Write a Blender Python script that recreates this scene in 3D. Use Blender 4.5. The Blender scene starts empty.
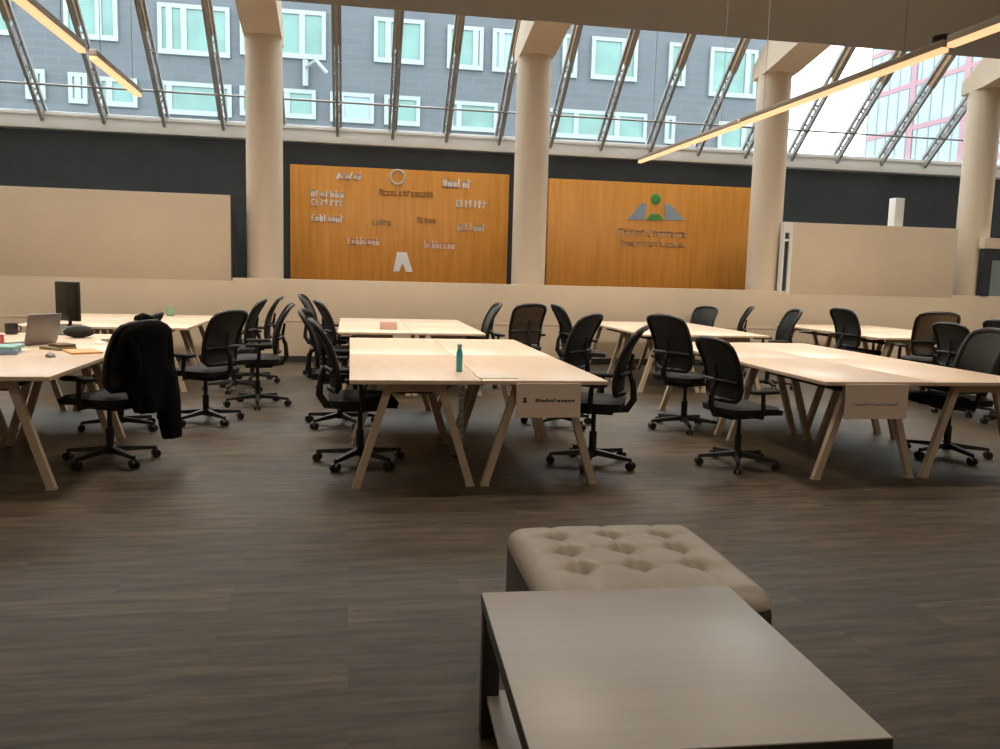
import bpy, bmesh, math, random
from mathutils import Vector, Matrix, noise
random.seed(7)
PI = math.pi
C = bpy.context.scene.collection
scene = bpy.context.scene

# ------------------------------------------------------------------ materials
def mat(name, col, rough=0.5, metal=0.0, spec=0.5, coat=0.0, var=0.0, vscale=(8, 8, 8), bump=0.0, bscale=60, col2=None, coat_rough=0.1):
    m = bpy.data.materials.new(name); m.use_nodes = True
    nt = m.node_tree; b = nt.nodes['Principled BSDF']
    b.inputs['Base Color'].default_value = (*col, 1)
    b.inputs['Roughness'].default_value = rough
    b.inputs['Metallic'].default_value = metal
    b.inputs['Specular IOR Level'].default_value = spec
    b.inputs['Coat Weight'].default_value = coat
    b.inputs['Coat Roughness'].default_value = coat_rough
    tc = nt.nodes.new('ShaderNodeTexCoord')
    if var or col2:
        mp = nt.nodes.new('ShaderNodeMapping'); mp.inputs['Scale'].default_value = vscale
        nz = nt.nodes.new('ShaderNodeTexNoise'); nz.inputs['Scale'].default_value = 1; nz.inputs['Detail'].default_value = 4
        rp = nt.nodes.new('ShaderNodeValToRGB')
        c2 = col2 if col2 else tuple(min(1, c * (1 + var)) for c in col)
        c1 = col if col2 else tuple(c * (1 - var) for c in col)
        rp.color_ramp.elements[0].position = 0.3; rp.color_ramp.elements[1].position = 0.7
        rp.color_ramp.elements[0].color = (*c1, 1); rp.color_ramp.elements[1].color = (*c2, 1)
        L = nt.links
        L.new(tc.outputs['Object'], mp.inputs['Vector']); L.new(mp.outputs['Vector'], nz.inputs['Vector'])
        L.new(nz.outputs['Fac'], rp.inputs['Fac']); L.new(rp.outputs['Color'], b.inputs['Base Color'])
    if bump:
        n2 = nt.nodes.new('ShaderNodeTexNoise'); n2.inputs['Scale'].default_value = bscale
        bp = nt.nodes.new('ShaderNodeBump'); bp.inputs['Strength'].default_value = bump; bp.inputs['Distance'].default_value = 0.01
        nt.links.new(tc.outputs['Object'], n2.inputs['Vector']); nt.links.new(n2.outputs['Fac'], bp.inputs['Height'])
        nt.links.new(bp.outputs['Normal'], b.inputs['Normal'])
    return m

def emis(name, col, s):
    m = bpy.data.materials.new(name); m.use_nodes = True
    b = m.node_tree.nodes['Principled BSDF']
    b.inputs['Base Color'].default_value = (*col, 1)
    b.inputs['Emission Color'].default_value = (*col, 1); b.inputs['Emission Strength'].default_value = s
    return m

def carpet_mat():
    m = bpy.data.materials.new('carpet'); m.use_nodes = True
    nt = m.node_tree; L = nt.links; b = nt.nodes['Principled BSDF']
    b.inputs['Roughness'].default_value = 0.5; b.inputs['Specular IOR Level'].default_value = 0.45
    b.inputs['Sheen Weight'].default_value = 0.04; b.inputs['Sheen Roughness'].default_value = 0.4
    tc = nt.nodes.new('ShaderNodeTexCoord')
    br = nt.nodes.new('ShaderNodeTexBrick')
    br.inputs['Scale'].default_value = 1; br.inputs['Brick Width'].default_value = 1.0; br.inputs['Row Height'].default_value = 0.25
    br.inputs['Mortar Size'].default_value = 0.0
    br.inputs['Color1'].default_value = (0.0, 0, 0, 1); br.inputs['Color2'].default_value = (1, 1, 1, 1)
    L.new(tc.outputs['Object'], br.inputs['Vector'])
    mp = nt.nodes.new('ShaderNodeMapping'); mp.inputs['Scale'].default_value = (1.5, 11, 1)
    L.new(tc.outputs['Object'], mp.inputs['Vector'])
    # offset the streaks plank by plank
    ad = nt.nodes.new('ShaderNodeVectorMath'); ad.operation = 'MULTIPLY_ADD'
    ad.inputs[1].default_value = (7.3, 3.1, 0)
    L.new(br.outputs['Color'], ad.inputs[0]); L.new(mp.outputs['Vector'], ad.inputs[2])
    nz = nt.nodes.new('ShaderNodeTexNoise'); nz.inputs['Scale'].default_value = 1.6; nz.inputs['Detail'].default_value = 5; nz.inputs['Roughness'].default_value = 0.6
    L.new(ad.outputs['Vector'], nz.inputs['Vector'])
    rp = nt.nodes.new('ShaderNodeValToRGB')
    e = rp.color_ramp.elements
    e[0].position = 0.36; e[0].color = (0.021, 0.0148, 0.007, 1)
    e[1].position = 0.66; e[1].color = (0.112, 0.078, 0.039, 1)
    L.new(nz.outputs['Fac'], rp.inputs['Fac'])
    mx = nt.nodes.new('ShaderNodeMix'); mx.data_type = 'RGBA'; mx.blend_type = 'MULTIPLY'; mx.inputs['Factor'].default_value = 1
    r2 = nt.nodes.new('ShaderNodeValToRGB')
    r2.color_ramp.elements[0].color = (0.64, 0.63, 0.61, 1); r2.color_ramp.elements[1].color = (1, 1, 1, 1)
    L.new(br.outputs['Color'], r2.inputs['Fac'])
    L.new(rp.outputs['Color'], mx.inputs['A']); L.new(r2.outputs['Color'], mx.inputs['B'])
    L.new(mx.outputs['Result'], b.inputs['Base Color'])
    n3 = nt.nodes.new('ShaderNodeTexNoise'); n3.inputs['Scale'].default_value = 180
    L.new(tc.outputs['Object'], n3.inputs['Vector'])
    bp = nt.nodes.new('ShaderNodeBump'); bp.inputs['Strength'].default_value = 0.35; bp.inputs['Distance'].default_value = 0.005
    L.new(n3.outputs['Fac'], bp.inputs['Height']); L.new(bp.outputs['Normal'], b.inputs['Normal'])
    return m

def glass_mat():
    m = bpy.data.materials.new('window_glass'); m.use_nodes = True
    nt = m.node_tree; nt.nodes.clear()
    o = nt.nodes.new('ShaderNodeOutputMaterial'); t = nt.nodes.new('ShaderNodeBsdfTransparent')
    t.inputs['Color'].default_value = (0.95, 0.98, 0.98, 1)
    g = nt.nodes.new('ShaderNodeBsdfGlossy'); g.inputs['Roughness'].default_value = 0.02
    lw = nt.nodes.new('ShaderNodeLayerWeight'); lw.inputs['Blend'].default_value = 0.15
    mx = nt.nodes.new('ShaderNodeMixShader')
    mul = nt.nodes.new('ShaderNodeMath'); mul.operation = 'MULTIPLY'; mul.inputs[1].default_value = 0.5
    nt.links.new(lw.outputs['Fresnel'], mul.inputs[0]); nt.links.new(mul.outputs[0], mx.inputs['Fac'])
    nt.links.new(t.outputs[0], mx.inputs[1]); nt.links.new(g.outputs[0], mx.inputs[2]); nt.links.new(mx.outputs[0], o.inputs['Surface'])
    return m

def brick_mat(name, c1, c2, mortar, w=0.9, h=0.3):
    m = bpy.data.materials.new(name); m.use_nodes = True
    nt = m.node_tree; b = nt.nodes['Principled BSDF']; b.inputs['Roughness'].default_value = 0.8
    tc = nt.nodes.new('ShaderNodeTexCoord'); mp = nt.nodes.new('ShaderNodeMapping')
    mp.inputs['Rotation'].default_value = (PI / 2, 0, 0)
    br = nt.nodes.new('ShaderNodeTexBrick'); br.inputs['Scale'].default_value = 1
    br.inputs['Brick Width'].default_value = w; br.inputs['Row Height'].default_value = h; br.inputs['Mortar Size'].default_value = 0.02
    br.inputs['Color1'].default_value = (*c1, 1); br.inputs['Color2'].default_value = (*c2, 1); br.inputs['Mortar'].default_value = (*mortar, 1)
    nt.links.new(tc.outputs['Object'], mp.inputs['Vector']); nt.links.new(mp.outputs['Vector'], br.inputs['Vector'])
    nt.links.new(br.outputs['Color'], b.inputs['Base Color'])
    return m

M = dict(
    carpet=carpet_mat(),
    cream=mat('cream_paint', (0.72, 0.60, 0.455), 0.55, var=0.03, vscale=(1.5, 1.5, 1.5)),
    column=mat('column_paint', (0.72, 0.605, 0.47), 0.5, var=0.02, vscale=(2, 2, 2)),
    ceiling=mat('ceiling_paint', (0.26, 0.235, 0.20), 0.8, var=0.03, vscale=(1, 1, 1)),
    darkwall=mat('dark_wall', (0.026, 0.034, 0.042), 0.6, var=0.15, vscale=(3, 3, 3)),
    white=mat('white_metal', (0.86, 0.88, 0.88), 0.4),
    grey=mat('grey_metal', (0.25, 0.26, 0.27), 0.4, metal=0.3),
    rafter=mat('rafter_paint', (0.33, 0.345, 0.35), 0.5),
    timber=mat('timber_cladding', (0.30, 0.20, 0.11), 0.5, var=0.2, vscale=(20, 2, 2)),
    panel=mat('oak_panel', (0.62, 0.245, 0.030), 0.42, vscale=(14, 14, 0.9), col2=(0.75, 0.325, 0.046)),
    birch=mat('birch_top', (0.75, 0.585, 0.435), 0.38, var=0.04, vscale=(20, 1.5, 5), coat=0.25, coat_rough=0.25),
    edge=mat('birch_leg', (0.50, 0.40, 0.29), 0.5, var=0.12, vscale=(6, 6, 2)),
    tray=mat('dark_tray', (0.03, 0.028, 0.026), 0.6, var=0.1),
    black=mat('black_plastic', (0.012, 0.012, 0.013), 0.42, var=0.1),
    fabric=mat('black_fabric', (0.014, 0.013, 0.013), 0.85, var=0.25, vscale=(40, 40, 40), bump=0.3, bscale=300),
    mesh=mat('grey_mesh', (0.060, 0.064, 0.061), 0.6, var=0.3, vscale=(60, 60, 60)),
    tan=mat('tan_mesh', (0.15, 0.11, 0.075), 0.6, var=0.2, vscale=(60, 60, 60)),
    chrome=mat('steel', (0.45, 0.45, 0.45), 0.25, metal=0.9),
    coat=mat('black_wool', (0.004, 0.004, 0.0045), 1.0, spec=0.12, var=0.3, vscale=(15, 15, 15), bump=0.4, bscale=120),
    leather=mat('beige_leather', (0.40, 0.355, 0.29), 0.42, var=0.08, vscale=(6, 6, 6), bump=0.08, bscale=90),
    brownleather=mat('brown_leather', (0.13, 0.095, 0.065), 0.45, var=0.1),
    darkskirt=mat('dark_skirt', (0.022, 0.016, 0.012), 0.45, var=0.2),
    tabletop=mat('satin_top', (0.47, 0.455, 0.43), 0.45, spec=0.9, coat=1.0, coat_rough=0.36, var=0.05, vscale=(2, 30, 2)),
    espresso=mat('espresso_wood', (0.014, 0.011, 0.009), 0.4, var=0.2, vscale=(4, 4, 20)),
    lampbody=mat('lamp_housing', (0.55, 0.50, 0.44), 0.4),
    glow=emis('lamp_glow', (1.0, 0.60, 0.31), 1.05),
    cable=mat('steel_wire', (0.3, 0.3, 0.3), 0.4, metal=0.8),
    glass=glass_mat(),
    brick=brick_mat('grey_brick', (0.073, 0.090, 0.107), (0.080, 0.099, 0.118), (0.087, 0.107, 0.125)),
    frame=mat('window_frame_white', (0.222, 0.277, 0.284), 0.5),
    pane=mat('teal_pane', (0.097, 0.208, 0.201), 0.25, spec=0.5, var=0.18, vscale=(0.8, 0.8, 0.8)),
    paneblue=mat('pale_blue_pane', (0.138, 0.235, 0.291), 0.1, spec=0.8, var=0.2, vscale=(0.4, 0.4, 0.4)),
    pink=mat('pink_spandrel', (0.249, 0.138, 0.173), 0.6, var=0.05),
    asphalt=mat('asphalt', (0.25, 0.25, 0.25), 0.9, var=0.1),
    paper=mat('paper', (0.72, 0.66, 0.58), 0.7),
    signpaper=mat('sign_card', (0.80, 0.65, 0.53), 0.6, var=0.03),
    ink=mat('ink', (0.02, 0.02, 0.02), 0.6),
    teal=mat('teal_plastic', (0.05, 0.44, 0.50), 0.3),
    blue=mat('blue_cover', (0.22, 0.34, 0.50), 0.5, var=0.05),
    aqua=mat('aqua_cover', (0.25, 0.52, 0.50), 0.5, var=0.05),
    red=mat('pink_plastic', (0.65, 0.13, 0.15), 0.4),
    orange=mat('orange_folder', (0.72, 0.40, 0.14), 0.5, var=0.05),
    brown=mat('brown_cover', (0.16, 0.10, 0.04), 0.5, var=0.1),
    olive=mat('olive_cover', (0.22, 0.19, 0.09), 0.5, var=0.1),
    silver=mat('silver_shell', (0.24, 0.22, 0.215), 0.35, metal=0.4),
    screen=mat('dark_screen', (0.022, 0.02, 0.014), 0.25),
    green=mat('green_glaze', (0.25, 0.42, 0.30), 0.3),
    blush=mat('blush_card', (0.62, 0.42, 0.36), 0.6),
    logowhite=mat('logo_white', (0.85, 0.84, 0.84), 0.5),
    logopink=mat('logo_pink', (0.85, 0.62, 0.55), 0.5),
    logogrey=mat('logo_grey', (0.62, 0.56, 0.46), 0.5),
    logofaint=mat('logo_faint', (0.40, 0.17, 0.04), 0.5),
    logogreenfaint=mat('logo_faint_green', (0.33, 0.26, 0.10), 0.5),
    logogreen=mat('logo_green', (0.06, 0.30, 0.06), 0.5),
    logoblue=mat('logo_blue', (0.27, 0.34, 0.42), 0.5),
)

# ------------------------------------------------------------------ mesh helpers
def add_box(bm, x0, x1, y0, y1, z0, z1, bev=0.0, seg=2, mtx=None):
    r = bmesh.ops.create_cube(bm, size=1)
    vs = r['verts']
    for v in vs:
        v.co = Vector(((x0 + x1) / 2 + v.co.x * (x1 - x0), (y0 + y1) / 2 + v.co.y * (y1 - y0), (z0 + z1) / 2 + v.co.z * (z1 - z0)))
    if bev:
        es = list({e for v in vs for e in v.link_edges})
        rr = bmesh.ops.bevel(bm, geom=es, offset=bev, segments=seg, profile=0.5, affect='EDGES')
        vs = list({v for f in rr['faces'] for v in f.verts} | {v for v in vs if v.is_valid})
    if mtx is not None:
        bmesh.ops.transform(bm, matrix=mtx, verts=[v for v in vs if v.is_valid])

def box(x0, x1, y0, y1, z0, z1, bev=0.0, seg=2):
    bm = bmesh.new(); add_box(bm, x0, x1, y0, y1, z0, z1, bev, seg); return bm

def add_tube(bm, pts, r, n=8, closed=False):
    pts = [Vector(p) for p in pts]; k = len(pts)
    rs = r if isinstance(r, (list, tuple)) else [r] * k
    rings = []; up = None
    for i, p in enumerate(pts):
        if closed: d = pts[(i + 1) % k] - pts[i - 1]
        else: d = pts[min(i + 1, k - 1)] - pts[max(i - 1, 0)]
        d.normalize()
        if up is None: up = Vector((0, 0, 1)) if abs(d.z) < 0.9 else Vector((1, 0, 0))
        s = d.cross(up)
        if s.length < 1e-4: s = d.cross(Vector((0, 1, 0)))
        s.normalize(); up = s.cross(d).normalized()
        rings.append([bm.verts.new(p + (s * math.cos(2 * PI * j / n) + up * math.sin(2 * PI * j / n)) * rs[i]) for j in range(n)])
    for i in range(k if closed else k - 1):
        a, b = rings[i], rings[(i + 1) % k]
        for j in range(n): bm.faces.new((a[j], a[(j + 1) % n], b[(j + 1) % n], b[j]))
    if not closed:
        bm.faces.new(rings[0][::-1]); bm.faces.new(rings[-1])

def tube(pts, r, n=8, closed=False):
    bm = bmesh.new(); add_tube(bm, pts, r, n, closed); return bm

def add_beam(bm, a, b, w, d, side=Vector((0, 1, 0))):
    """square-section bar from a to b: w along 'side', d across"""
    a, b = Vector(a), Vector(b); ax = (b - a).normalized()
    s = (side - ax * side.dot(ax)).normalized(); t = ax.cross(s)
    q = []
    for p in (a, b):
        q.append([bm.verts.new(p + s * (i * w / 2) + t * (j * d / 2)) for i, j in ((-1, -1), (1, -1), (1, 1), (-1, 1))])
    for j in range(4): bm.faces.new((q[0][j], q[0][(j + 1) % 4], q[1][(j + 1) % 4], q[1][j]))
    bm.faces.new(q[0][::-1]); bm.faces.new(q[1])

def lathe(prof, n=24, cap=True):
    bm = bmesh.new(); rings = []
    for r, z in prof:
        rings.append([bm.verts.new((r * math.cos(2 * PI * j / n), r * math.sin(2 * PI * j / n), z)) for j in range(n)])
    for a, b in zip(rings, rings[1:]):
        for j in range(n): bm.faces.new((a[j], a[(j + 1) % n], b[(j + 1) % n], b[j]))
    if cap: bm.faces.new(rings[0][::-1]); bm.faces.new(rings[-1])
    return bm

def add_poly(bm, pts, vec):
    """flat outline pts extruded along vec"""
    vec = Vector(vec)
    a = [bm.verts.new(p) for p in pts]; b = [bm.verts.new(Vector(p) + vec) for p in pts]
    n = len(a)
    for j in range(n): bm.faces.new((a[j], a[(j + 1) % n], b[(j + 1) % n], b[j]))
    bm.faces.new(a[::-1]); bm.faces.new(b)

def obj(name, bm, m, parent=None, loc=(0, 0, 0), rot=(0, 0, 0), smooth=40):
    bmesh.ops.recalc_face_normals(bm, faces=bm.faces[:])
    me = bpy.data.meshes.new(name); bm.to_mesh(me); bm.free()
    me.materials.append(M[m] if isinstance(m, str) else m)
    if smooth:
        me.shade_smooth(); me.set_sharp_from_angle(angle=math.radians(smooth))
    o = bpy.data.objects.new(name, me); C.objects.link(o)
    o.location = loc; o.rotation_euler = rot
    if parent is not None: o.parent = parent
    return o

def tag(o, label, cat, group=None):
    o['label'] = label; o['category'] = cat
    if group: o['group'] = group
    return o

def thing(name, label, cat, loc=(0, 0, 0), rz=0.0, group=None):
    o = bpy.data.objects.new(name, None); C.objects.link(o); o.empty_display_size = 0.1
    o.location = loc; o.rotation_euler = (0, 0, rz)
    return tag(o, label, cat, group)

def struct(name, bm, m, label, cat, parent=None, smooth=40):
    o = obj(name, bm, m, parent, smooth=smooth)
    if parent is None:
        o['kind'] = 'structure'; tag(o, label, cat)
    return o

def children(o): return [c for c in C.objects if c.parent is o]

def copy_tree(o, parent=None):
    c = o.copy(); C.objects.link(c)
    if parent is not None: c.parent = parent
    for ch in children(o): copy_tree(ch, c)
    return c

# ------------------------------------------------------------------ camera (standing in the lounge corner of the office)
F, YAW, PIT, ROL, H = 840.5, 0.17884, 0.12099, 0.026822, 1.4286
fw = Vector((math.sin(YAW) * math.cos(PIT), math.cos(YAW) * math.cos(PIT), -math.sin(PIT)))
r0 = Vector((math.cos(YAW), -math.sin(YAW), 0)); u0 = r0.cross(fw)
rt = r0 * math.cos(ROL) + u0 * math.sin(ROL); up = -r0 * math.sin(ROL) + u0 * math.cos(ROL)
cam = bpy.data.cameras.new('camera'); cam.sensor_width = 36; cam.lens = F / 1000 * 36; cam.clip_end = 400
co = bpy.data.objects.new('camera', cam); C.objects.link(co)
co.matrix_world = Matrix(((rt.x, up.x, -fw.x, 0), (rt.y, up.y, -fw.y, 0), (rt.z, up.z, -fw.z, H), (0, 0, 0, 1)))
scene.camera = co

# ------------------------------------------------------------------ the room
XL, XR, YB = -8.0, 16.0, -5.0
WY = 12.98                       # face of the cream partition
DW = 15.3                        # dark wall under the glazing
SZ = 3.57                        # sill height
K = 0.905                        # rise of the sloped glazing per metre towards the room
CZ = 4.98                        # ceiling
CE = 12.2                        # ceiling edge
struct('floor', box(XL - .2, XR + .2, YB - .2, DW + .4, -.12, 0), 'carpet', 'brown streaked carpet planks across the whole office floor', 'floor')
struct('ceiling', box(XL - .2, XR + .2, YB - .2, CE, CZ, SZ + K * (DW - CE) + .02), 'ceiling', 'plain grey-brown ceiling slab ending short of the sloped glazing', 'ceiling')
struct('wall_left', box(XL - .2, XL, YB, CE - .1, 0, CZ), 'cream', 'plain cream side wall', 'wall')
struct('wall_right', box(XR, XR + .2, YB, CE - .1, 0, CZ), 'cream', 'plain cream side wall opposite', 'wall')
struct('wall_back', box(XL - .2, XR + .2, YB - .2, YB, 0, CZ), 'cream', 'plain cream wall behind the lounge', 'wall')
for s, x in ((-1, XL - .2), (1, XR)):
    bm = bmesh.new()
    add_poly(bm, [(x, CE - .1, 0), (x, DW + .2, 0), (x, DW + .2, SZ + .27), (x, CE - .1, SZ + .27 + K * (DW - CE + .1))], (.2, 0, 0))
    struct('wall_gable', bm, 'cream', 'triangular cream wall end under the sloped glazing, ' + ('western' if s < 0 else 'eastern') + ' end', 'wall')
struct('wall_front', box(XL, XR, DW, DW + .25, 0, SZ - .02), 'darkwall', 'near-black wall band above the partitions, under the white sill', 'wall')
# white sill and fascia
bm = bmesh.new()
add_box(bm, XL, XR, DW - .10, DW + .3, SZ, SZ + .20, .01)
add_box(bm, XL, XR, DW - .13, DW + .3, SZ + .20, SZ + .27, .01)
struct('trim_sill', bm, 'white', 'pale grey metal sill running under the sloped glazing', 'sill')

# cream partition: low wall with tall sections
bm = bmesh.new(); add_box(bm, XL, XR, WY, WY + .10, .09, 1.245, .004)
struct('wall_partition_low', bm, 'cream', 'low cream partition wall running behind the desks', 'wall')
struct('baseboard_front', box(XL, XR, WY - .015, WY + .09, 0, .09), 'tray', 'dark baseboard along the foot of the cream partition', 'baseboard')
struct('trim_1', box(XL, XR, WY - .012, WY + .02, .615, .63), 'cream', 'thin cream rail across the low partition', 'trim')
o = struct('wall_partition_tall', box(XL, -1.72, WY - .002, WY + .5, 1.2, 2.44, .004), 'cream', 'tall cream partition section behind the desks with the monitor', 'wall')
struct('wall_cap', box(-1.72, -1.70, WY, WY + .5, 1.2, 2.44), 'darkwall', '', '', o)
o = struct('wall_partition_tall', box(7.19, 10.24, WY - .002, WY + .5, 1.2, 2.375, .004), 'cream', 'tall cream partition section beside the grey metal end frame', 'wall')
bm = bmesh.new()
add_box(bm, 7.02, 7.05, WY - .01, WY + .1, 1.2, 2.375)
add_box(bm, 7.13, 7.19, WY - .01, WY + .1, 1.2, 2.375)
add_box(bm, 7.05, 7.13, WY - .01, WY + .1, 2.2, 2.375)
add_box(bm, 7.05, 7.13, WY - .01, WY + .1, 2.06, 2.10)
e = struct('partition_end_frame', bm, 'white', '', '', o)
struct('dark_infill', box(7.05, 7.13, WY + .03, WY + .08, 1.2, 2.2), 'darkwall', '', '', e)
# opening in the partition right of the last column
o = struct('window_2', box(10.86, 14.9, WY + .02, WY + .06, 1.24, 2.06), 'frame', 'bright interior window in the partition right of the last column', 'window')
bm = bmesh.new()
add_box(bm, 10.78, 10.94, WY - .02, WY + .10, 1.24, 2.06); add_box(bm, 10.94, 15, WY - .02, WY + .10, 1.88, 2.06); add_box(bm, 12.6, 12.7, WY - .02, WY + .10, 1.24, 1.9)
struct('window_frame', bm, 'darkwall', '', '', o)
struct('window_header', box(10.76, 15, WY - .03, WY + .12, 2.06, 2.24), 'cream', '', '', o)

# columns with a haunch under the ceiling edge
def haunch(x0, x1):
    bm = bmesh.new()
    g = lambda y: SZ + K * (DW - y) - .12
    add_poly(bm, [(x0, 13.65, 4.72), (x0, 13.11, 4.78), (x0, CE, CZ - .005), (x0, CE - .5, CZ + .05), (x0, CE - .5, CZ + .4), (x0, CE, g(CE) - .3), (x0, 13.65, g(13.65))], (x1 - x0, 0, 0))
    return bm
for x, where in ((-1.27, 'left of the wood panel with many logos'), (2.835, 'between the two wood panels'), (6.90, 'right of the wood panel with the single emblem'), (10.85, 'beyond the tall right-hand partition, farthest along the wall')):
    bm = lathe([(.27, 0), (.27, 4.9)], 40)
    bmesh.ops.translate(bm, vec=(x, 13.38, 0), verts=bm.verts[:])
    o = struct('column', bm, 'column', 'round cream column ' + where, 'column')
    struct('column_haunch', haunch(x - .27, x + .27), 'column', '', '', o)

# sloped glazing: rafters and panes
n_dir = Vector((0, -1, K)).normalized()          # up the slope
nrm = Vector((0, K, 1)).normalized()
def on(x, y, off=0.0):
    return Vector((x, y, SZ + .27 + K * (DW - y))) + nrm * off
win = bpy.data.objects.new('window_1', None); C.objects.link(win); win['kind'] = 'structure'
tag(win, 'sloped glazing with grey lattice rafters above the dark wall', 'window')
xs = [-.22 + .945 * k for k in range(-8, 17)]
for x in xs:
    bm = bmesh.new()
    y0, y1, yt = DW + .02, CE + .05, 14.0
    for dx in (-.055, .055):
        add_beam(bm, on(x + dx, y0, -.05), on(x + dx, y1, -.05), .042, .06, Vector((1, 0, 0)))
    add_beam(bm, on(x, y0, -.17), on(x, y1, -.17), .05, .05, Vector((1, 0, 0)))
    k = 0; y = y0 - .05
    while y > yt:
        s = 1 if k % 2 else -1
        add_beam(bm, on(x - .05 * s, y, -.05), on(x, y - .09, -.17), .032, .03, Vector((1, 0, 0)))
        add_beam(bm, on(x, y - .09, -.17), on(x + .05 * s, y - .16, -.05), .02, .02, Vector((1, 0, 0)))
        add_beam(bm, on(x - .05, y, -.05), on(x + .05, y, -.05), .02, .02, Vector((0, 1, 0)))
        y -= .16; k += 1
    rf = obj('rafter', bm, 'rafter', win)
    bm = bmesh.new(); add_beam(bm, on(x, yt, -.11), on(x, y1, -.11), .085, .16, Vector((1, 0, 0)))
    obj('timber_cladding', bm, 'timber', rf)
for a, b in zip(xs, xs[1:]):
    bm = bmesh.new()
    P = [on(a + .03, DW, 0), on(b - .03, DW, 0), on(b - .03, CE, 0), on(a + .03, CE, 0)]
    add_poly(bm, P, nrm * .012)
    obj('glass_pane', bm, 'glass', win, smooth=0)
bm = bmesh.new()
add_tube(bm, [(XL, 14.66, 4.16), (XR, 14.66, 4.16)], .018, 8)
for x in xs: add_tube(bm, [(x, 14.66, 4.16), on(x, 14.62, -.06)], .01, 6)
obj('blind_rail', bm, 'cable', win)

# ------------------------------------------------------------------ pendant lamps
def pendant(x, y0, y1, z, label):
    t = thing('linear_pendant_lamp', label, 'lamp', (x, (y0 + y1) / 2, z), 0, 'linear pendant lamps')
    h = (y1 - y0) / 2
    obj('lamp_housing', box(-.028, .028, -h, h, .012, .06, .004), 'lampbody', t)
    obj('diffuser', box(-.028, .028, -h + .005, h - .005, -.02, .012, .006), 'glow', t)
    for s in (-.7, .7):
        obj('suspension_wire', tube([(0, s * h, .06), (0, s * h, CZ - z)], .0025, 6), 'cable', t)
LZ = 3.0
pendant(-1.97, 7.22, 8.68, LZ, 'short glowing linear pendant, far end of the row over the coat-draped chair')
pendant(-1.99, 3.9, 7.03, LZ, 'longer glowing linear pendant, near end of the row at top left')
pendant(3.95, 8.34, 11.41, LZ, 'glowing linear pendant crossing the column right of the emblem panel')
pendant(3.94, 5.27, 8.28, LZ, 'glowing linear pendant crossing the bright sky gap, middle of its row')
pendant(3.9, 2.1, 5.18, LZ, 'glowing linear pendant under the ceiling slab, nearest of its row')
t = tag(obj('ceiling_disc', lathe([(.13, 0), (.16, .03), (.16, .10)], 24), 'tray', None, (8.45, 11.35, CZ - .10)), 'small dark round disc under the ceiling slab at top right', 'ceiling mount')  # flat dark disc under the slab, darker than the ceiling

# ------------------------------------------------------------------ wood panels with marks
def glyph_row(bm, cx, cz, w, h, y, n, seed, slant=0.0, dep=.012):
    """a row of small strokes standing for lettering too small to read"""
    rnd = random.Random(seed); x = cx - w / 2; step = w / n
    for i in range(n):
        k = rnd.choice('onlhct'); a, b = x + step * .08, x + step * .86; q = min(step * .33, h * .34)
        hh = h * (1.0 if k in 'lht' or i == 0 else .72)
        z0 = cz - h / 2
        def stroke(xa, xb, za, zb):
            sh = lambda z: slant * (z - z0)
            add_poly(bm, [(xa + sh(za), y, za), (xb + sh(za), y, za), (xb + sh(zb), y, zb), (xa + sh(zb), y, zb)], (0, -dep, 0))
        stroke(a, a + q, z0, z0 + hh)
        if k in 'onh': stroke(b - q, b, z0, z0 + hh * (.72 if k == 'h' else 1))
        if k in 'onh': stroke(a, b, z0 + hh * .72 - q * .6, z0 + hh * .72) if k == 'h' else stroke(a, b, z0 + hh - q * .7, z0 + hh)
        if k in 'oc': stroke(a, b, z0, z0 + q * .8)
        if k in 'c': stroke(a, b, z0 + hh - q * .8, z0 + hh)
        if k in 't': stroke(a, b, z0 + hh * .65, z0 + hh * .65 + q * .7)
        if k in 'l': stroke(a, b * .6 + a * .4, z0, z0 + q * .7)
        x += step
S = (DW - .25) / 14.6            # panels sit just in front of the dark wall
PY = DW - .25
def sx(x): return x * S
def sz(z): return H + (z - H) * S
p1 = thing('wood_wall_panel', 'orange oak wall panel scattered with many small pale logos', 'wall panel', (0, PY, 0))
obj('board', box(sx(-.98), sx(2.71), 0, .10, .8, sz(3.11), .006), 'panel', p1)
def logo(cx, cz, w, h, n, m, seed, slant=0.0, rows=1):
    bm = bmesh.new(); f = 14.6 / 14.55
    cx, cz, w, h = sx(cx), sz(cz), w * S, h * S
    for r in range(rows): glyph_row(bm, cx, cz + (r - (rows - 1) / 2) * -h * 1.3, w, h, 0, n, seed + r, slant)
    return obj('logo', bm, m, p1, smooth=0)
logo(-.03, 2.96, .42, .12, 6, 'logowhite', 1, .35)
logo(1.81, 2.92, .50, .16, 6, 'logowhite', 2)
logo(.95, 2.72, .95, .10, 14, 'logofaint', 3)
logo(-.37, 2.58, .56, .11, 7, 'logowhite', 4, 0, 2)
logo(2.06, 2.58, .55, .13, 7, 'logowhite', 5)
logo(-.37, 2.25, .54, .12, 8, 'logowhite', 6)
logo(.53, 2.22, .32, .10, 5, 'logogreenfaint', 7)
logo(1.29, 2.28, .34, .10, 5, 'logofaint', 8)
logo(2.07, 2.19, .52, .14, 7, 'logogrey', 9)
logo(.23, 1.89, .54, .13, 8, 'logopink', 10)
logo(1.52, 1.87, .54, .13, 8, 'logopink', 11)
bm = bmesh.new(); add_tube(bm, [(sx(.79) + .12 * math.cos(a * PI / 12), -.006, sz(2.98) + .12 * math.sin(a * PI / 12)) for a in range(24)], .018, 8, True)
obj('logo', bm, 'logogrey', p1)
bm = bmesh.new()
cx, cz = sx(.89), sz(1.56)
add_poly(bm, [(cx - .16, 0, cz - .17), (cx - .06, 0, cz - .17), (cx, 0, cz - .02), (cx + .06, 0, cz - .17), (cx + .18, 0, cz - .17), (cx + .07, 0, cz + .17), (cx - .10, 0, cz + .17)], (0, -.012, 0))
obj('logo', bm, 'logowhite', p1, smooth=0)

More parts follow.
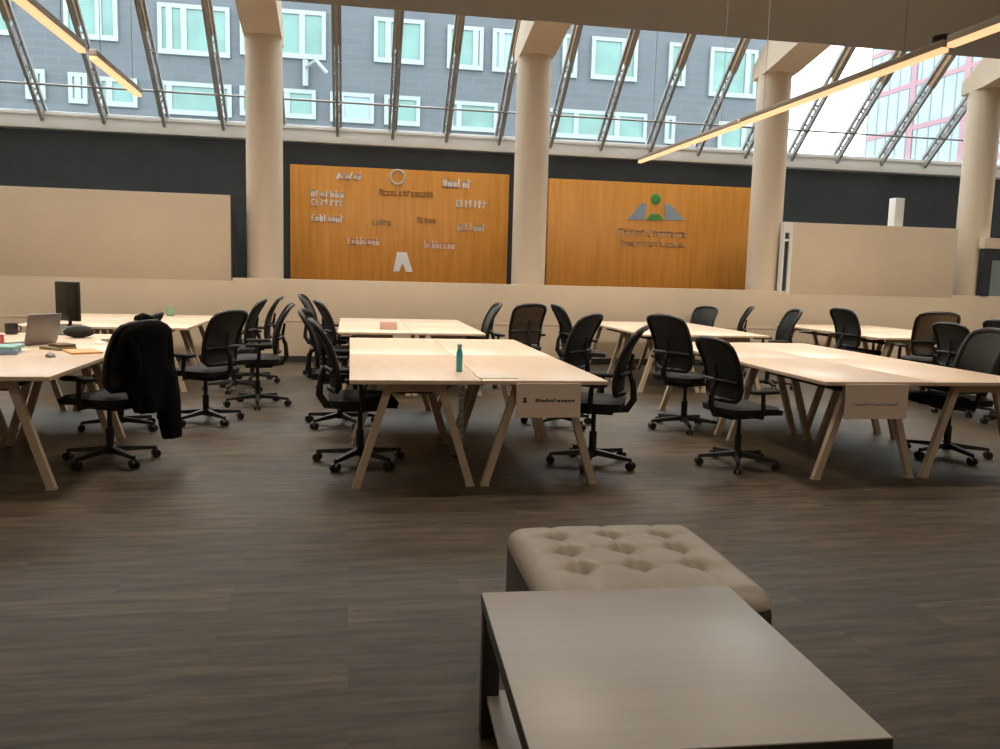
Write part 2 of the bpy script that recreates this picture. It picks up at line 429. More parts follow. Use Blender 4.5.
p2 = thing('wood_wall_panel', 'orange oak wall panel with one green and grey-blue triangular emblem', 'wall panel', (0, PY, 0))
obj('board', box(sx(3.42), sx(7.24), 0, .10, .8, sz(3.08), .006), 'panel', p2)
em = obj('emblem', bmesh.new(), 'logogreen', p2)
bm = bmesh.new(); bmesh.ops.create_uvsphere(bm, u_segments=20, v_segments=10, radius=.10)
bmesh.ops.scale(bm, vec=(1, .2, 1), verts=bm.verts[:]); bmesh.ops.translate(bm, vec=(sx(5.385), -.005, sz(2.80)), verts=bm.verts[:])
add_poly(bm, [(sx(5.22), 0, sz(2.42)), (sx(5.55), 0, sz(2.43)), (sx(5.47), 0, sz(2.54)), (sx(5.30), 0, sz(2.54))], (0, -.014, 0))
bmesh.ops.recalc_face_normals(bm, faces=bm.faces[:]); bm.to_mesh(em.data); bm.free()
for pts in ([(4.87, 2.42), (5.19, 2.43), (5.22, 2.72), (5.12, 2.72)], [(5.96, 2.45), (5.58, 2.44), (5.55, 2.72), (5.66, 2.72)]):
    bm = bmesh.new(); add_poly(bm, [(sx(a), 0, sz(b)) for a, b in pts], (0, -.014, 0)); obj('emblem_wing', bm, 'logoblue', p2, smooth=0)
bm = bmesh.new()
glyph_row(bm, sx(5.37), sz(2.20), 1.35, .13, 0, 12, 21); glyph_row(bm, sx(5.37), sz(2.01), 1.30, .10, 0, 16, 22)
obj('lettering', bm, mat('logo_muted', (0.55, 0.33, 0.16), 0.5), p2, smooth=0)

tag(obj('partition_post', box(9.10, 9.27, WY + .12, WY + .3, 2.375, 2.86, .006), 'white'), 'short pale post standing on the tall partition against the dark wall', 'post')

# ------------------------------------------------------------------ desks
def make_desk(w, l, signed=None):
    t = thing('bench_desk', 'x', 'desk')
    obj('tabletop', box(-w / 2 + .002, w / 2 - .002, -l / 2 + .002, l / 2 - .002, .702, .73, .004), 'birch', t)
    for s in (-1, 1):
        y = s * (l / 2 - .13)
        fr = obj('trestle_frame', box(-.20, .20, y - .025, y + .025, .64, .70, .004), 'edge', t)
        for q in (-1, 1):
            bm = bmesh.new(); add_beam(bm, (q * .165, y, .69), (q * .375, y, .012), .045, .05)
            add_box(bm, q * .375 - .028, q * .375 + .028, y - .026, y + .026, 0, .014)
            obj('leg', bm, 'edge', fr)
    obj('cable_tray', box(-.12, .12, -l / 2 + .2, l / 2 - .2, .615, .63, .004), 'tray', t)
    return t
protos = {}
def desk(cx, cy, w, l, label, group):
    k = (w, l)
    if k not in protos: o = protos[k] = make_desk(w, l)
    else: o = copy_tree(protos[k])
    o.location = (cx, cy, 0); tag(o, label, 'desk', group); return o
def cluster(x0, y0, w, l, name, group, rows=(0, 1), cols=(0, 1)):
    for r in rows:
        for c in cols:
            pos = ('near' if r == 0 else 'far') + (' left' if c == 0 else ' right')
            desk(x0 + w * (c + .5), y0 + l * (r + .5), w, l, 'birch desk, %s of %s' % (pos, name), group)
cluster(0.0, 5.33, .85, 1.66, 'the middle cluster holding the teal bottle', 'desks of the middle cluster')
cluster(3.27, 5.33, .87, 1.66, 'the front cluster right of the bottle desks', 'desks of the front right cluster')
cluster(-3.50, 5.43, .86, 1.64, 'the cluttered cluster beside the draped coat', 'desks of the cluttered left cluster')
cluster(-.13, 9.42, .83, 1.33, 'the back cluster below the many-logo panel', 'desks of the back middle cluster')
cluster(3.50, 9.70, .83, 1.33, 'the back cluster below the emblem panel', 'desks of the back cluster under the emblem')
cluster(-3.55, 9.70, .90, 1.22, 'the white-topped back cluster with the dark monitor', 'desks of the back left cluster')
cluster(6.65, 9.72, .85, 1.33, 'the back cluster below the tall right partition', 'desks of the far right back cluster')
cluster(6.65, 5.33, .85, 1.66, 'the cluster cut by the frame edge', 'desks of the cluster at the frame edge', rows=(1,))

# ------------------------------------------------------------------ office chairs
def make_chair(meshmat='mesh'):
    t = thing('office_chair', 'x', 'chair')
    hub = obj('base_hub', lathe([(.035, .06), (.045, .075), (.045, .11), (.03, .125)], 16), 'black', t)
    for k in range(5):
        a = 2 * PI * k / 5 + .3; d = Vector((math.cos(a), math.sin(a), 0)); n = Vector((-d.y, d.x, 0))
        bm = bmesh.new()
        pa, pb = d * .03 + Vector((0, 0, .095)), d * .31 + Vector((0, 0, .075))
        q = []
        for p, w, h in ((pa, .028, .02), (pb, .016, .012)):
            q.append([bm.verts.new(p + n * (i * w) + Vector((0, 0, j * h))) for i, j in ((-1, -1), (1, -1), (.7, 1), (-.7, 1))])
        for j in range(4): bm.faces.new((q[0][j], q[0][(j + 1) % 4], q[1][(j + 1) % 4], q[1][j]))
        bm.faces.new(q[0][::-1]); bm.faces.new(q[1])
        sp = obj('base_spoke', bm, 'black', t)
        bm = bmesh.new(); c = d * .31 + Vector((0, 0, .03))
        for s in (-1, 1):
            add_tube(bm, [c + n * (s * .008), c + n * (s * .028)], .03, 14)
        add_tube(bm, [c, c + Vector((0, 0, .05))], .01, 8)
        obj('caster', bm, 'black', sp)
    obj('gas_lift', lathe([(.028, .10), (.028, .25), (.017, .251), (.017, .39)], 16), 'black', t)
    bm = bmesh.new(); add_box(bm, -.15, .12, -.09, .09, .385, .435, .015)
    add_tube(bm, [(.05, .08, .41), (.05, .24, .405)], .007, 8)
    add_tube(bm, [(-.12, 0, .42), (-.24, 0, .43), (-.285, 0, .50), (-.275, 0, .64)], [.03, .03, .026, .018], 10)
    obj('tilt_mechanism', bm, 'black', t)
    # seat pad: waterfall front
    bm = bmesh.new(); N = 10; top = []; bot = []
    for i in range(N + 1):
        u = i / N * 2 - 1; rt_, rb = [], []
        for j in range(N + 1):
            v = j / N * 2 - 1
            s = (1 - .10 * abs(v) ** 3) ; x = u * .24 * (1 - .06 * abs(v) ** 4); y = v * .245 * (1 - .08 * abs(u) ** 4)
            e = max(abs(u), abs(v)) ** 6
            z = .505 - .028 * e - .022 * max(0, u) ** 3 + .010 * abs(v) ** 2
            rt_.append(bm.verts.new((x + .02, y, z))); rb.append(bm.verts.new((x * .96 + .02, y * .96, .437 - .01 * max(0, u) ** 3)))
        top.append(rt_); bot.append(rb)
    for i in range(N):
        for j in range(N):
            bm.faces.new((top[i][j], top[i + 1][j], top[i + 1][j + 1], top[i][j + 1]))
            bm.faces.new((bot[i][j], bot[i][j + 1], bot[i + 1][j + 1], bot[i + 1][j]))
    rim = [(i, 0) for i in range(N)] + [(N, j) for j in range(N)] + [(i, N) for i in range(N, 0, -1)] + [(0, j) for j in range(N, 0, -1)]
    for k in range(len(rim)):
        (a, b), (c, d) = rim[k], rim[(k + 1) % len(rim)]
        bm.faces.new((top[a][b], bot[a][b], bot[c][d], top[c][d]))
    obj('seat', bm, 'fabric', t, smooth=70)
    # backrest: framed mesh panel leaning back, hollow across
    def bp(v, s):                                  # v across -1..1, s up 0..1
        z = .545 + .475 * s
        x = -.215 - .035 * s - .10 * s ** 2.2 + .045 * (abs(v) ** 2) + .02 * math.sin(s * PI)
        w = .222 * (1 - .07 * (1 - s)) * (1 - .12 * max(0, (s - .86) / .14) ** 2) * (1 - .22 * max(0, (.12 - s) / .12) ** 2)
        return Vector((x, v * w, z - .03 * abs(v) ** 3 * s))
    loop = [bp(-1, s / 14) for s in range(0, 15)] + [bp(v / 4, 1) for v in range(-3, 4)] + [bp(1, s / 14) for s in range(14, -1, -1)] + [bp(v / 4, 0) for v in range(3, -4, -1)]
    br = obj('backrest', tube(loop, .020, 8, True), 'black', t, smooth=70)
    bm = bmesh.new(); g = [[bm.verts.new(bp(v / 5, s / 14)) for v in range(-5, 6)] for s in range(15)]
    for a in range(14):
        for b in range(10): bm.faces.new((g[a][b], g[a][b + 1], g[a + 1][b + 1], g[a + 1][b]))
    gf = bmesh.ops.solidify(bm, geom=bm.faces[:], thickness=.008)
    obj('mesh_panel', bm, meshmat, br, smooth=70)
    bm = bmesh.new(); add_tube(bm, [bp(v / 4, .32) + Vector((-.025, 0, 0)) for v in range(-4, 5)], .018, 8)
    add_tube(bm, [(-.28, 0, .60), bp(0, .32) + Vector((-.028, 0, 0)), bp(0, .6) + Vector((-.018, 0, 0))], [.02, .018, .012], 8)
    obj('lumbar_brace', bm, 'black', br, smooth=70)
    for s in (-1, 1):
        bm = bmesh.new()
        add_tube(bm, [(.0, s * .10, .425), (.0, s * .27, .43), (-.01, s * .29, .48), (-.02, s * .29, .62)], [.016, .018, .02, .017], 8)
        ar = obj('armrest', bm, 'black', t, smooth=70)
        obj('arm_pad', box(-.13, .11, s * .29 - .04, s * .29 + .04, .617, .647, .012, 2), 'fabric', ar, smooth=60)
    return t
chair0 = make_chair('mesh'); chair_tan = make_chair('tan')
first = {id(chair0): True, id(chair_tan): True}
def chair(x, y, deg, s, label, group='mesh-back office chairs at the desks', proto=None):
    p = proto or chair0
    if first[id(p)]: o = p; first[id(p)] = False
    else: o = copy_tree(p)
    o.location = (x, y, 0); o.rotation_euler = (0, 0, math.radians(deg)); o.scale = (s, s, s)
    tag(o, label, 'chair', group); return o
# left side of the middle clusters
chair(.08, 6.18, 4, 1.03, 'black mesh office chair tucked at the near left corner of the bottle desks')
chair(-.08, 7.75, -8, 1.02, 'black office chair second along the left edge of the bottle desks')
chair(-.04, 9.98, 12, 1.02, 'black office chair at the near left corner of the middle back desks')
chair(-.28, 11.3, -6, 1.04, 'black office chair at the far left of the middle back desks, tilted back profile')
# right side of the middle clusters
chair(1.82, 6.04, 155, 1.03, 'black office chair half under the hanging card sign with small black mark')
chair(1.95, 7.65, 138, 1.04, 'black office chair with its back to the viewer, right of the bottle desks, second along')
chair(1.47, 10.22, 180, 1.02, 'black office chair in profile at the right end of the middle back desks')
chair(2.12, 10.5, 108, 1.02, 'tan see-through mesh office chair standing below the column between the panels', proto=chair_tan)
chair(2.78, 9.9, 2, 1.03, 'black office chair in thin profile between the two middle back clusters')
# left side of the right clusters
chair(3.14, 7.47, 24, 1.05, 'black office chair with upright back, second along the left edge of the front right desks')
chair(2.95, 5.94, 12, .96, 'black office chair with full base showing, nearest on the left of the front right desks')
# right side of the right clusters
chair(4.92, 6.14, 178, 1.04, 'black office chair tucked under the right edge of the front right desks')
chair(5.42, 10.2, 172, 1.02, 'black office chair right of the emblem back desks, nearer of the pair')
chair(5.48, 11.6, 158, 1.0, 'black office chair right of the emblem back desks, farther of the pair')
chair(5.32, 12.4, 212, .95, 'black office chair nearest the partition at the emblem back desks')
chair(6.80, 10.35, 8, 1.04, 'black office chair on the left edge of the far right back desks')
chair(6.93, 9.15, 72, 1.07, 'tan-backed office chair turned away at the near end of the far right back desks', proto=chair_tan)
chair(6.82, 7.52, 4, 1.05, 'black office chair cut by the right frame edge')
chair(6.74, 8.24, 12, .98, 'black office chair beside the frame-edge desks, next to the tan-backed one')
# right side of the left clusters
chair(-1.29, 7.95, 148, 1.0, 'black office chair with grey mesh back on open floor behind the draped coat')
chair(-1.30, 9.95, 176, 1.02, 'black office chair at the white-topped desks, leftmost of three thin back profiles')
chair(-1.18, 10.7, 182, 1.03, 'black office chair at the white-topped desks, middle of three thin back profiles')
chair(-.93, 8.9, 186, 1.02, 'black office chair in dark profile, rightmost of three by the left column')
coat_chair = chair(-1.69, 6.34, 152, 1.0, 'black office chair under the draped black coat')
chair(-1.93, 7.58, 178, .98, 'black office chair pushed under the cluttered desks behind the coat chair')

# ------------------------------------------------------------------ coat over the chair back
def add_loft(bm, rings, n=28, wob=.012, seed=0.0):
    R = []
    for (cx, cy, z, rx, ry) in rings:
        ring = []
        for j in range(n):
            a = 2 * PI * j / n
            ca, sa = math.cos(a), math.sin(a)
            k = 1 + wob / max(rx, .03) * math.sin(a * 7 + seed + z * 3) * (1.2 - z) + .35 * wob / max(rx, .03) * noise.noise((ca * 2, sa * 2, z * 5 + seed))
            ring.append(bm.verts.new((cx + rx * k * math.copysign(abs(ca) ** .8, ca), cy + ry * k * math.copysign(abs(sa) ** .8, sa), z)))
        R.append(ring)
    for a, b in zip(R, R[1:]):
        for j in range(n): bm.faces.new((a[j], a[(j + 1) % n], b[(j + 1) % n], b[j]))
    bm.faces.new(R[0][::-1]); bm.faces.new(R[-1])
ct = thing('coat', 'long black coat draped over a chair back at the cluttered desks', 'coat', (-1.69, 6.34, 0), math.radians(152))
bm = bmesh.new()
add_loft(bm, [(-.39, .02, .40, .06, .13), (-.38, .01, .46, .07, .165), (-.355, 0, .58, .08, .20), (-.33, 0, .74, .082, .235), (-.33, 0, .88, .08, .24), (-.345, 0, .96, .07, .225), (-.355, 0, 1.0, .05, .17), (-.36, 0, 1.03, .028, .09)])
obj('coat_body', bm, 'coat', ct, smooth=80)
bm = bmesh.new()
add_loft(bm, [(-.43, -.13, .19, .045, .075), (-.42, -.13, .28, .055, .085), (-.405, -.13, .45, .06, .09), (-.385, -.14, .62, .055, .08), (-.37, -.14, .75, .04, .06)], 20, .008, 2.0)
obj('coat_tail', bm, 'coat', ct, smooth=80)
for s, zb in ((-1, .32), (1, .44)):
    bm = bmesh.new()
    add_loft(bm, [(-.36, s * .13, zb, .045, .04), (-.365, s * .15, zb + .2, .05, .045), (-.36, s * .17, zb + .38, .055, .05), (-.345, s * .18, .90, .05, .05), (-.35, s * .17, .97, .035, .04)], 16, .006, s)
    obj('sleeve', bm, 'coat', ct, smooth=80)
bm = bmesh.new(); add_tube(bm, [(-.34, -.09, 1.015), (-.315, -.05, 1.04), (-.31, 0, 1.05), (-.315, .05, 1.04), (-.34, .09, 1.015)], [.02, .03, .033, .03, .02], 10)
obj('collar', bm, 'coat', ct, smooth=80)

# ------------------------------------------------------------------ things on and under the desks
TZ = .731
def bottle(x, y):
    t = thing('water_bottle', 'tall teal bottle standing on the middle cluster of desks', 'bottle', (x, y, TZ))
    obj('bottle_body', lathe([(.020, 0), (.023, .005), (.023, .125), (.020, .145), (.014, .155), (.014, .165)], 24), 'teal', t)
    obj('bottle_cap', lathe([(.015, .165), (.017, .167), (.017, .19), (.010, .195)], 20), mat('pale_cap', (.35, .55, .55), .4), t)
bottle(.76, 5.82)
def sheet(name, x, y, w, l, rz, m, label, cat, h=.004, z=TZ, group=None):
    return tag(obj(name, box(-w / 2, w / 2, -l / 2, l / 2, 0, h, min(.0015, h * .3), 1), m, None, (x, y, z), (0, 0, rz)), label, cat, group)
sheet('paper_sheet', .97, 5.52, .26, .20, .1, 'paper', 'white paper sheet at the near edge right of the teal bottle', 'paper')

def card_sign(x0, x1, z0, z1, y, label, mark):
    t = thing('card_sign', label, 'sign', ((x0 + x1) / 2, y, z0), 0, 'card signs hung on desk edges')
    w, h = x1 - x0, z1 - z0
    obj('card', box(-w / 2, w / 2, -.006, 0, 0, h, .002, 1), 'signpaper', t)
    bm = bmesh.new(); zc = h * (.50 if mark else .42)
    if mark:
        glyph_row(bm, w * .10, zc, w * .62, .022, -.006, 11, 31, 0, .001)
        ic = bmesh.new(); cx = -w * .37
        add_poly(ic, [(cx - .018, -.006, zc - .014), (cx + .018, -.006, zc - .014), (cx + .006, -.006, zc + .005), (cx + .012, -.006, zc + .012), (cx, -.006, zc + .024), (cx - .012, -.006, zc + .012), (cx - .006, -.006, zc + .005)], (0, -.001, 0))
        obj('emblem', ic, 'ink', t, smooth=0)
    else: glyph_row(bm, 0, zc, w * .74, .018, -.006, 15, 37, 0, .001)
    obj('lettering', bm, 'ink' if mark else 'logoblue', t, smooth=0)
card_sign(1.075, 1.51, .485, .715, 5.327, 'hanging card sign with small black mark on the edge of the bottle desks', True)
card_sign(3.43, 3.92, .465, .715, 5.327, 'hanging card sign with one grey text line on the front right desks', False)

t = thing('cable_spine', 'white cable spine dropping to the floor under the teal bottle', 'cable spine', (.85, 6.35, 0))
bm = bmesh.new()
for k in range(12): add_box(bm, -.022, .022, -.014, .014, .03 + k * .055, .075 + k * .055, .006)
obj('spine_links', bm, 'white', t); obj('spine_foot', lathe([(.06, 0), (.06, .015), (.02, .03)], 20), 'black', t)

# dark monitor on the white-topped desks
t = thing('monitor', 'dark upright monitor at the front of the white-topped back desks', 'monitor', (-3.0, 9.80, TZ), math.radians(-30))
obj('monitor_foot', box(-.10, .10, -.09, .09, 0, .012, .005), 'black', t)
obj('monitor_stand', tube([(0, .02, .01), (0, .03, .20)], .018, 10), 'black', t)
hs = obj('monitor_shell', box(-.165, .165, -.02, .02, .05, .475, .012), 'black', t)
obj('screen', box(-.15, .15, -.024, -.019, .065, .46, .001), 'screen', hs)
# laptop seen from behind its lid
t = thing('laptop', 'open grey laptop on the cluttered desks, lid towards the viewer', 'laptop', (-2.52, 7.5, TZ), math.radians(240))
obj('laptop_base', box(-.16, .16, -.22, .0, 0, .018, .006), 'silver', t)
bm = box(-.16, .16, -.006, .006, 0, .25, .005); bmesh.ops.rotate(bm, cent=(0, 0, 0), matrix=Matrix.Rotation(math.radians(-14), 3, 'X'), verts=bm.verts[:]); bmesh.ops.translate(bm, vec=(0, .006, .016), verts=bm.verts[:])
obj('laptop_lid', bm, 'silver', t)
obj('keyboard', box(-.13, .13, -.16, -.04, .0175, .0195, .001), 'black', t)

def cup(x, y, r, h, m, label, handle=True, z=TZ, name='mug'):
    t = thing(name, label, 'cup', (x, y, z))
    bm = lathe([(r * .85, 0), (r, .01), (r, h), (r * .88, h), (r * .85, .012)], 24, False)
    bm.faces.new([v for v in bm.verts if v.co.z < .001][::-1]); bm.faces.new([v for v in bm.verts if abs(v.co.z - .012) < 1e-6])
    obj('cup_body', bm, m, t)
    if handle:
        obj('handle', tube([(r - .004, 0, h * .8), (r + .025, 0, h * .78), (r + .032, 0, h * .5), (r + .022, 0, h * .25), (r - .004, 0, h * .2)], .006, 8), m, t)
cup(-3.12, 8.55, .055, .10, 'black', 'black mug at the far left of the cluttered desks')
cup(-2.70, 8.55, .06, .09, 'frame', 'white mug behind the open grey laptop')
cup(-2.37, 11.9, .055, .11, 'green', 'pale green cup on the white-topped back desks', False, name='cup')
cup(-2.78, 7.35, .04, .09, 'red', 'small pink tumbler left of the open laptop', False, name='tumbler')
cup(4.65, 12.2, .05, .14, 'frame', 'white cup on the emblem back desks', False, name='cup')
tag(obj('tissue_box', box(-.10, .10, -.07, .07, 0, .09, .008), 'blush', None, (.45, 9.95, TZ)), 'small blush box on the middle back desks', 'box')
sheet('book', -2.55, 6.80, .22, .30, .25, 'blue', 'blue book under the aqua one near the front of the cluttered desks', 'book', .03)
sheet('book', -2.54, 6.82, .20, .27, .05, 'aqua', 'aqua book lying on the blue book', 'book', .025, TZ + .031)
sheet('notebook', -2.27, 7.14, .16, .24, .9, 'olive', 'olive notebook under the brown one beside the orange folder', 'notebook', .02)
sheet('notebook', -2.25, 7.17, .13, .20, .7, 'brown', 'brown notebook lying on the olive notebook', 'notebook', .022, TZ + .021)
sheet('folder', -2.03, 6.93, .22, .32, .5, 'orange', 'orange folder lying near the coat on the cluttered desks', 'folder', .012)
sheet('paper_sheet', -2.02, 7.85, .32, .42, .2, 'paper', 'white paper sheet under the dark tablet', 'paper')
sheet('tablet', -2.04, 7.88, .17, .25, .5, 'screen', 'dark tablet lying on white paper near the coat', 'tablet', .010, TZ + .005)
sheet('paper_sheet', -2.88, 7.05, .30, .40, -.1, 'paper', 'white paper sheet at the left frame edge beside the blue books', 'paper')
# soft black pouch
bm = bmesh.new(); bmesh.ops.create_uvsphere(bm, u_segments=20, v_segments=12, radius=1)
for v in bm.verts:
    v.co = Vector((v.co.x * .13, v.co.y * .08, (v.co.z * .055 if v.co.z > 0 else v.co.z * .05) + .05)) * (1 + .08 * noise.noise(v.co * 3))
zmin = min(v.co.z for v in bm.verts)
bmesh.ops.translate(bm, vec=(0, 0, -zmin), verts=bm.verts[:])
t = thing('pouch', 'soft black pouch on the far side of the cluttered desks', 'pouch', (-2.44, 8.25, TZ), .3)
obj('pouch_body', bm, 'fabric', t, smooth=80); obj('zipper', tube([(-.11, 0, .088), (-.05, 0, .106), (.05, 0, .106), (.11, 0, .088)], .005, 6), 'grey', t)
# mouse
bm = bmesh.new(); bmesh.ops.create_uvsphere(bm, u_segments=16, v_segments=10, radius=1)
for v in bm.verts: v.co = Vector((v.co.x * .035, v.co.y * .058, max(0, v.co.z) * .034 + (0 if v.co.z > 0 else 0)))
bmesh.ops.remove_doubles(bm, verts=bm.verts[:], dist=1e-5)
t = thing('computer_mouse', 'grey computer mouse near the corner of the cluttered desks', 'mouse', (-2.14, 6.56, TZ), .4)
obj('mouse_body', bm, 'silver', t, smooth=80); obj('scroll_wheel', tube([(-.004, .03, .028), (.004, .03, .028)], .008, 12), 'black', t)

# ------------------------------------------------------------------ lounge: tufted ottoman and low table
ox0, ox1, oy0, oy1, oh = .625, 1.425, 2.49, 3.30, .42
t = thing('tufted_ottoman', 'beige button-tufted leather ottoman behind the dark low table', 'ottoman', ((ox0 + ox1) / 2, (oy0 + oy1) / 2, 0), math.radians(-1))
W2, D2 = (ox1 - ox0) / 2, (oy1 - oy0) / 2
cols = [-.215, .0, .215]; rows = [.235, .05, -.135]
def tuft(x, y):
    d = 0
    for cx in cols:
        for cy in rows:
            r2 = (x - cx) ** 2 + (y - cy) ** 2
            d -= .060 * math.exp(-r2 / .0013) 
            d -= .012 * math.exp(-r2 / .008)
    for cx in cols: d -= .008 * math.exp(-(x - cx) ** 2 / .0002)
    for cy in rows: d -= .008 * math.exp(-(y - cy) ** 2 / .0002)
    return d
bm = bmesh.new(); N = 72; zb = .325
g = []
for i in range(N + 1):
    row = []
    for j in range(N + 1):
        u, v = i / N * 2 - 1, j / N * 2 - 1
        # map the square grid to a rounded, puffed cushion
        x, y = u * W2, v * D2
        ex, ey = max(0, abs(x) - (W2 - .07)) / .07, max(0, abs(y) - (D2 - .07)) / .07
        e = min(1.0, math.hypot(ex, ey))
        if math.hypot(ex, ey) > 1:
            s_ = 1 / math.hypot(ex, ey)
            x = math.copysign(W2 - .07 + ex * s_ * .07, x) if ex > 0 else x
            y = math.copysign(D2 - .07 + ey * s_ * .07, y) if ey > 0 else y
        z = oh - .03 + .03 * (1 - (x / W2) ** 4) * (1 - (y / D2) ** 4) - .060 * (1 - math.sqrt(max(0, 1 - e ** 2.0))) + tuft(x, y) * (1 - e)
        row.append(bm.verts.new((x, y, z)))
    g.append(row)
for i in range(N):
    for j in range(N): bm.faces.new((g[i][j], g[i + 1][j], g[i + 1][j + 1], g[i][j + 1]))
rim = [g[i][0] for i in range(N)] + [g[N][j] for j in range(N)] + [g[i][N] for i in range(N, 0, -1)] + [g[0][j] for j in range(N, 0, -1)]
low = [bm.verts.new((v.co.x * .985, v.co.y * .985, zb)) for v in rim]
for k in range(len(rim)):
    a, b = k, (k + 1) % len(rim)
    bm.faces.new((rim[a], low[a], low[b], rim[b]))
bm.faces.new(low)
obj('cushion', bm, 'leather', t, smooth=75)
for cx in cols:
    for cy in rows:
        b2 = bmesh.new(); bmesh.ops.create_uvsphere(b2, u_segments=14, v_segments=8, radius=.014)
        bmesh.ops.scale(b2, vec=(1, 1, .5), verts=b2.verts[:])
        bmesh.ops.translate(b2, vec=(cx, cy, oh + .03 * (1 - (cx / W2) ** 4) * (1 - (cy / D2) ** 4) - .03 + tuft(cx, cy) + .004), verts=b2.verts[:])
        obj('tuft_button', b2, 'brownleather', t, smooth=80)
obj('base_skirt', box(-W2 + .008, W2 - .008, -D2 + .008, D2 - .008, .05, zb + .012, .03, 3), 'darkskirt', t)  # sides below the cushion coloured far darker than its top
for sx_ in (-1, 1):
    for sy_ in (-1, 1):
        obj('foot', lathe([(.02, 0), (.028, .055)], 14), 'espresso', t, (sx_ * (W2 - .08), sy_ * (D2 - .08), 0))

tx0, tx1, ty0, ty1, th = .385, 1.185, 1.55, 2.44, .45
t = thing('coffee_table', 'dark satin low table in front of the tufted ottoman', 'table', ((tx0 + tx1) / 2, (ty0 + ty1) / 2, 0), math.radians(-2.2))
W2, D2 = (tx1 - tx0) / 2, (ty1 - ty0) / 2
obj('tabletop', box(-W2, W2, -D2, D2, th - .035, th - .004, .002, 2), 'espresso', t)
obj('top_panel', box(-W2 + .002, W2 - .002, -D2 + .002, D2 - .002, th - .0045, th, .0015, 2), 'tabletop', t)['label'] = 'satin grey-brown top panel'
bm = bmesh.new()
for s in (-1, 1):
    add_box(bm, -W2 + .012, W2 - .012, s * (D2 - .022) - .010, s * (D2 - .022) + .010, th - .085, th - .034)
    add_box(bm, s * (W2 - .022) - .010, s * (W2 - .022) + .010, -D2 + .012, D2 - .012, th - .085, th - .034)
obj('apron', bm, 'espresso', t)
for sx_ in (-1, 1):
    for sy_ in (-1, 1):
        x, y = sx_ * (W2 - .03), sy_ * (D2 - .03)
        obj('leg', box(x - .027, x + .027, y - .027, y + .027, 0, th - .034, .003), 'espresso', t)
obj('shelf', box(-W2 + .02, W2 - .02, -D2 + .02, D2 - .02, .12, .14, .002), 'tabletop', t)

# ------------------------------------------------------------------ outside
G = 1.1
FY = 32 * G
struct('ground', box(-70, 90, DW + .6, 120, -.4, -.3), 'asphalt', 'grey street outside the glazing', 'ground')
bl = thing('apartment_building', 'grey-blue brick apartment building with white-framed teal windows', 'building', (0, FY, -.3))
obj('facade', box(-45, 16.7 * G, 0, 14, 0, 14.2, 0), 'brick', bl, smooth=0)
obj('corner_trim', box(16.7 * G - .35, 16.7 * G + .05, -.06, .3, 0, 14.2), 'frame', bl, smooth=0)
def wz(z): return H + (z - H) * G + .3
def window(x0, x1, z1, z0, bars=(), m='pane', dark=()):
    x0, x1, z0, z1 = x0 * G, x1 * G, wz(z0), wz(z1); f = .16
    bm = bmesh.new()
    add_box(bm, x0, x0 + f, -.12, .02, z0, z1); add_box(bm, x1 - f, x1, -.12, .02, z0, z1)
    add_box(bm, x0 + f, x1 - f, -.115, .02, z1 - f, z1); add_box(bm, x0 + f, x1 - f, -.115, .02, z0, z0 + f * 1.2)
    for b in bars:
        x = x0 + (x1 - x0) * b; add_box(bm, x - .11, x + .11, -.11, .02, z0 + f * 1.2, z1 - f)
    w = obj('window', bm, 'frame', bl, smooth=0)
    obj('pane', box(x0 + .05, x1 - .05, -.05, .01, z0 + .05, z1 - .05), m, w, smooth=0)
    for a, b in dark:
        obj('curtain', box(x0 + (x1 - x0) * a, x0 + (x1 - x0) * b, -.07, -.045, z0 + f, z1 - f), 'frame', w, smooth=0)
UP, UB = 10.36, 8.80
window(-13.0, -11.22, 10.55, 8.9, (.5,))
window(-9.59, -7.87, 10.75, 8.95, (.64,))
window(-6.58, -4.18, 10.35, 8.65, (.16, .36))
window(-3.84, -.88, UP + .1, UB, (.3, .72))
window(.82, 2.63, 10.44, 8.87, (.28,))
window(3.48, 4.82, UP, 8.82, (.78,), 'olive' and 'pane')
window(5.16, 6.29, UP, 8.82, (.3,), 'paneblue')
window(7.83, 8.41, UP, 8.79)
window(8.96, 10.78, UP, 8.80, (.7,), 'pane')
window(12.04, 12.73, UP, 8.76)
window(13.73, 15.69, UP - .05, 8.47, (.8,))
LT, LB = 7.74, 6.68
window(-13.2, -11.8, 7.9, 6.8, (.5,))
window(-10.88, -10.25, 7.86, 6.85, (.5,)); window(-9.52, -8.91, 7.83, 6.8, (.5,))
window(-8.59, -7.29, 7.75, 6.77, (.3,)); window(-6.53, -4.14, LT, 6.62, (.12, .84))
window(-3.87, -1.23, LT, 6.72, (.3, .62)); window(-.73, .84, LT, LB, (.25,), 'paneblue')
window(1.21, 2.52, LT, LB, (.25,)); window(3.6, 5.41, LT - .05, 6.61, (.2,), 'pane')
window(7.0, 11.27, LT - .1, 6.57, (.14, .34, .72)); window(12.01, 12.42, LT - .12, 6.57)
window(14.22, 15.87, LT - .2, 6.4, (.65,))
obj('parapet', box(-45, 16.7 * G + .05, -.12, .5, 14.2, 14.45), 'frame', bl, smooth=0)
bm = bmesh.new(); add_tube(bm, [(-1.75, -.15, wz(7.85)), (-1.75, -.15, wz(8.75))], .12, 10); add_tube(bm, [(-1.75, -.15, wz(8.5)), (-1.3, -.9, wz(8.6)), (-.9, -.9, wz(8.2))], .08, 8)
obj('wall_light', bm, 'frame', bl)

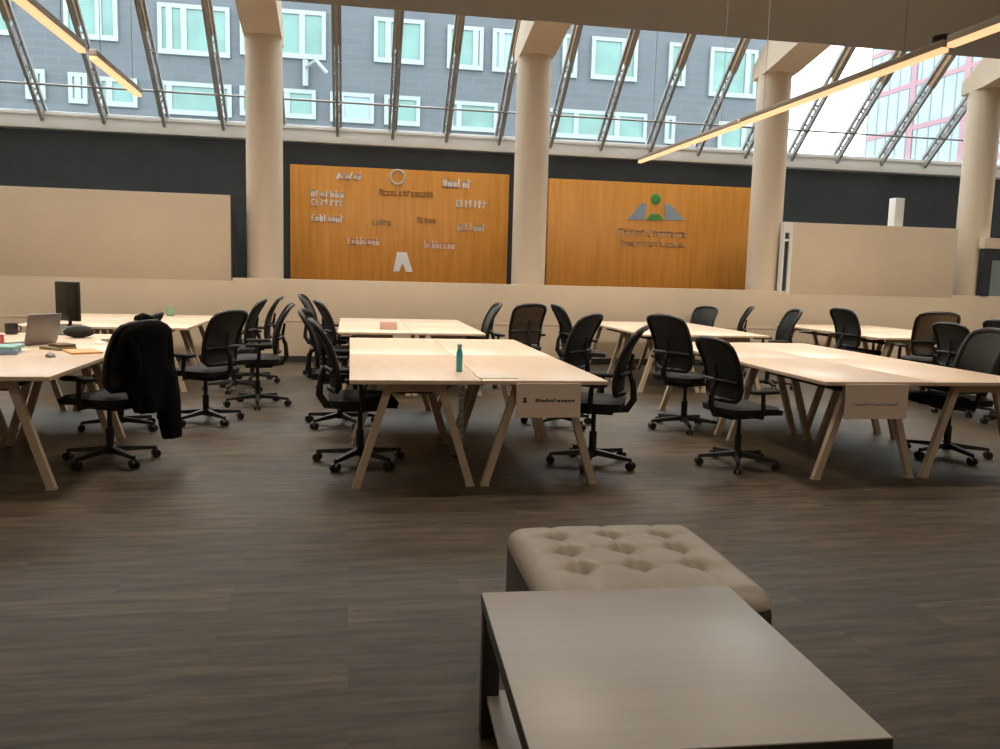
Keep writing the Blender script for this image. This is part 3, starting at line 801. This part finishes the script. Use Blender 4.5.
b2 = thing('office_building', 'pale blue glass building with pink bands beyond the sky gap', 'building', (40, 0, -.3))
Y0, Y1 = 40.0, 62.0
obj('glass_facade', box(0, 12, Y0, Y1, 0, 34), 'paneblue', b2, smooth=0)
for k in range(10):
    obj('pink_band', box(-.05, .02, Y0, Y1, .1 + 3.1 * k + .2, .1 + 3.1 * k + .55), 'pink', b2, smooth=0)
for y in (Y0 + .3, 45.6, 51.1, 56.6):
    obj('pink_pier', box(-.06, .02, y - .3, y + .3, 0, 34), 'pink', b2, smooth=0)
bm = bmesh.new()
for k in range(18):
    y = Y0 + 1.2 + k * 1.22; add_box(bm, -.03, .02, y - .06, y + .06, 0, 34)
obj('mullions', bm, mat('mullion_lilac', (0.166, 0.194, 0.263), .5), b2, smooth=0)

# ------------------------------------------------------------------ light: overcast sky plus added warm fill lights above the frame
w = bpy.data.worlds.new('overcast'); scene.world = w; w.use_nodes = True
bg = w.node_tree.nodes['Background']; bg.inputs['Color'].default_value = (1.0, .995, .98, 1); bg.inputs['Strength'].default_value = 5.2
def wall_fill_spot(x, y, tx, ty, tz, e, cone, size=.6):
    l = bpy.data.lights.new('wall_fill_spot', 'SPOT'); l.energy = e; l.color = (1.0, .86, .70)
    l.spot_size = math.radians(cone); l.spot_blend = .9; l.shadow_soft_size = size
    o = bpy.data.objects.new('wall_fill_spot', l); C.objects.link(o); o.location = (x, y, CZ - .12)
    d = Vector((tx, ty, tz)) - o.location
    o.rotation_euler = d.to_track_quat('-Z', 'Y').to_euler()
# added fill spots without fixtures, brightening the far partitions and panels
for x in (-6, -3, 0, 3, 6, 9, 12): wall_fill_spot(x, 5.5, x, WY, .95, 600, 60)
# added disk fill lights, unseen overhead, lifting the desks and the lounge
def down_fill(x, y, e, spread=110, size=.6):
    l = bpy.data.lights.new('down_fill', 'AREA'); l.shape = 'DISK'; l.size = size; l.energy = e; l.color = (1.0, .86, .70)
    l.spread = math.radians(spread)
    o = bpy.data.objects.new('down_fill', l); C.objects.link(o); o.location = (x, y, CZ - .02)
for x in (-5.5, -2.2, .9, 4.0, 7.2, 10.4):
    for y in (6.2, 8.2, 10.0): down_fill(x, y, 31)
    for y in (-3.0, .5): down_fill(x, y, 24, 140)

vs = scene.view_settings
scene.display_settings.display_device = 'sRGB'
vs.view_transform = 'Standard'; vs.look = 'None'; vs.exposure = 0.0; vs.gamma = 1.0; vs.use_curve_mapping = False
scene.cycles.max_bounces = 8; scene.cycles.transparent_max_bounces = 12
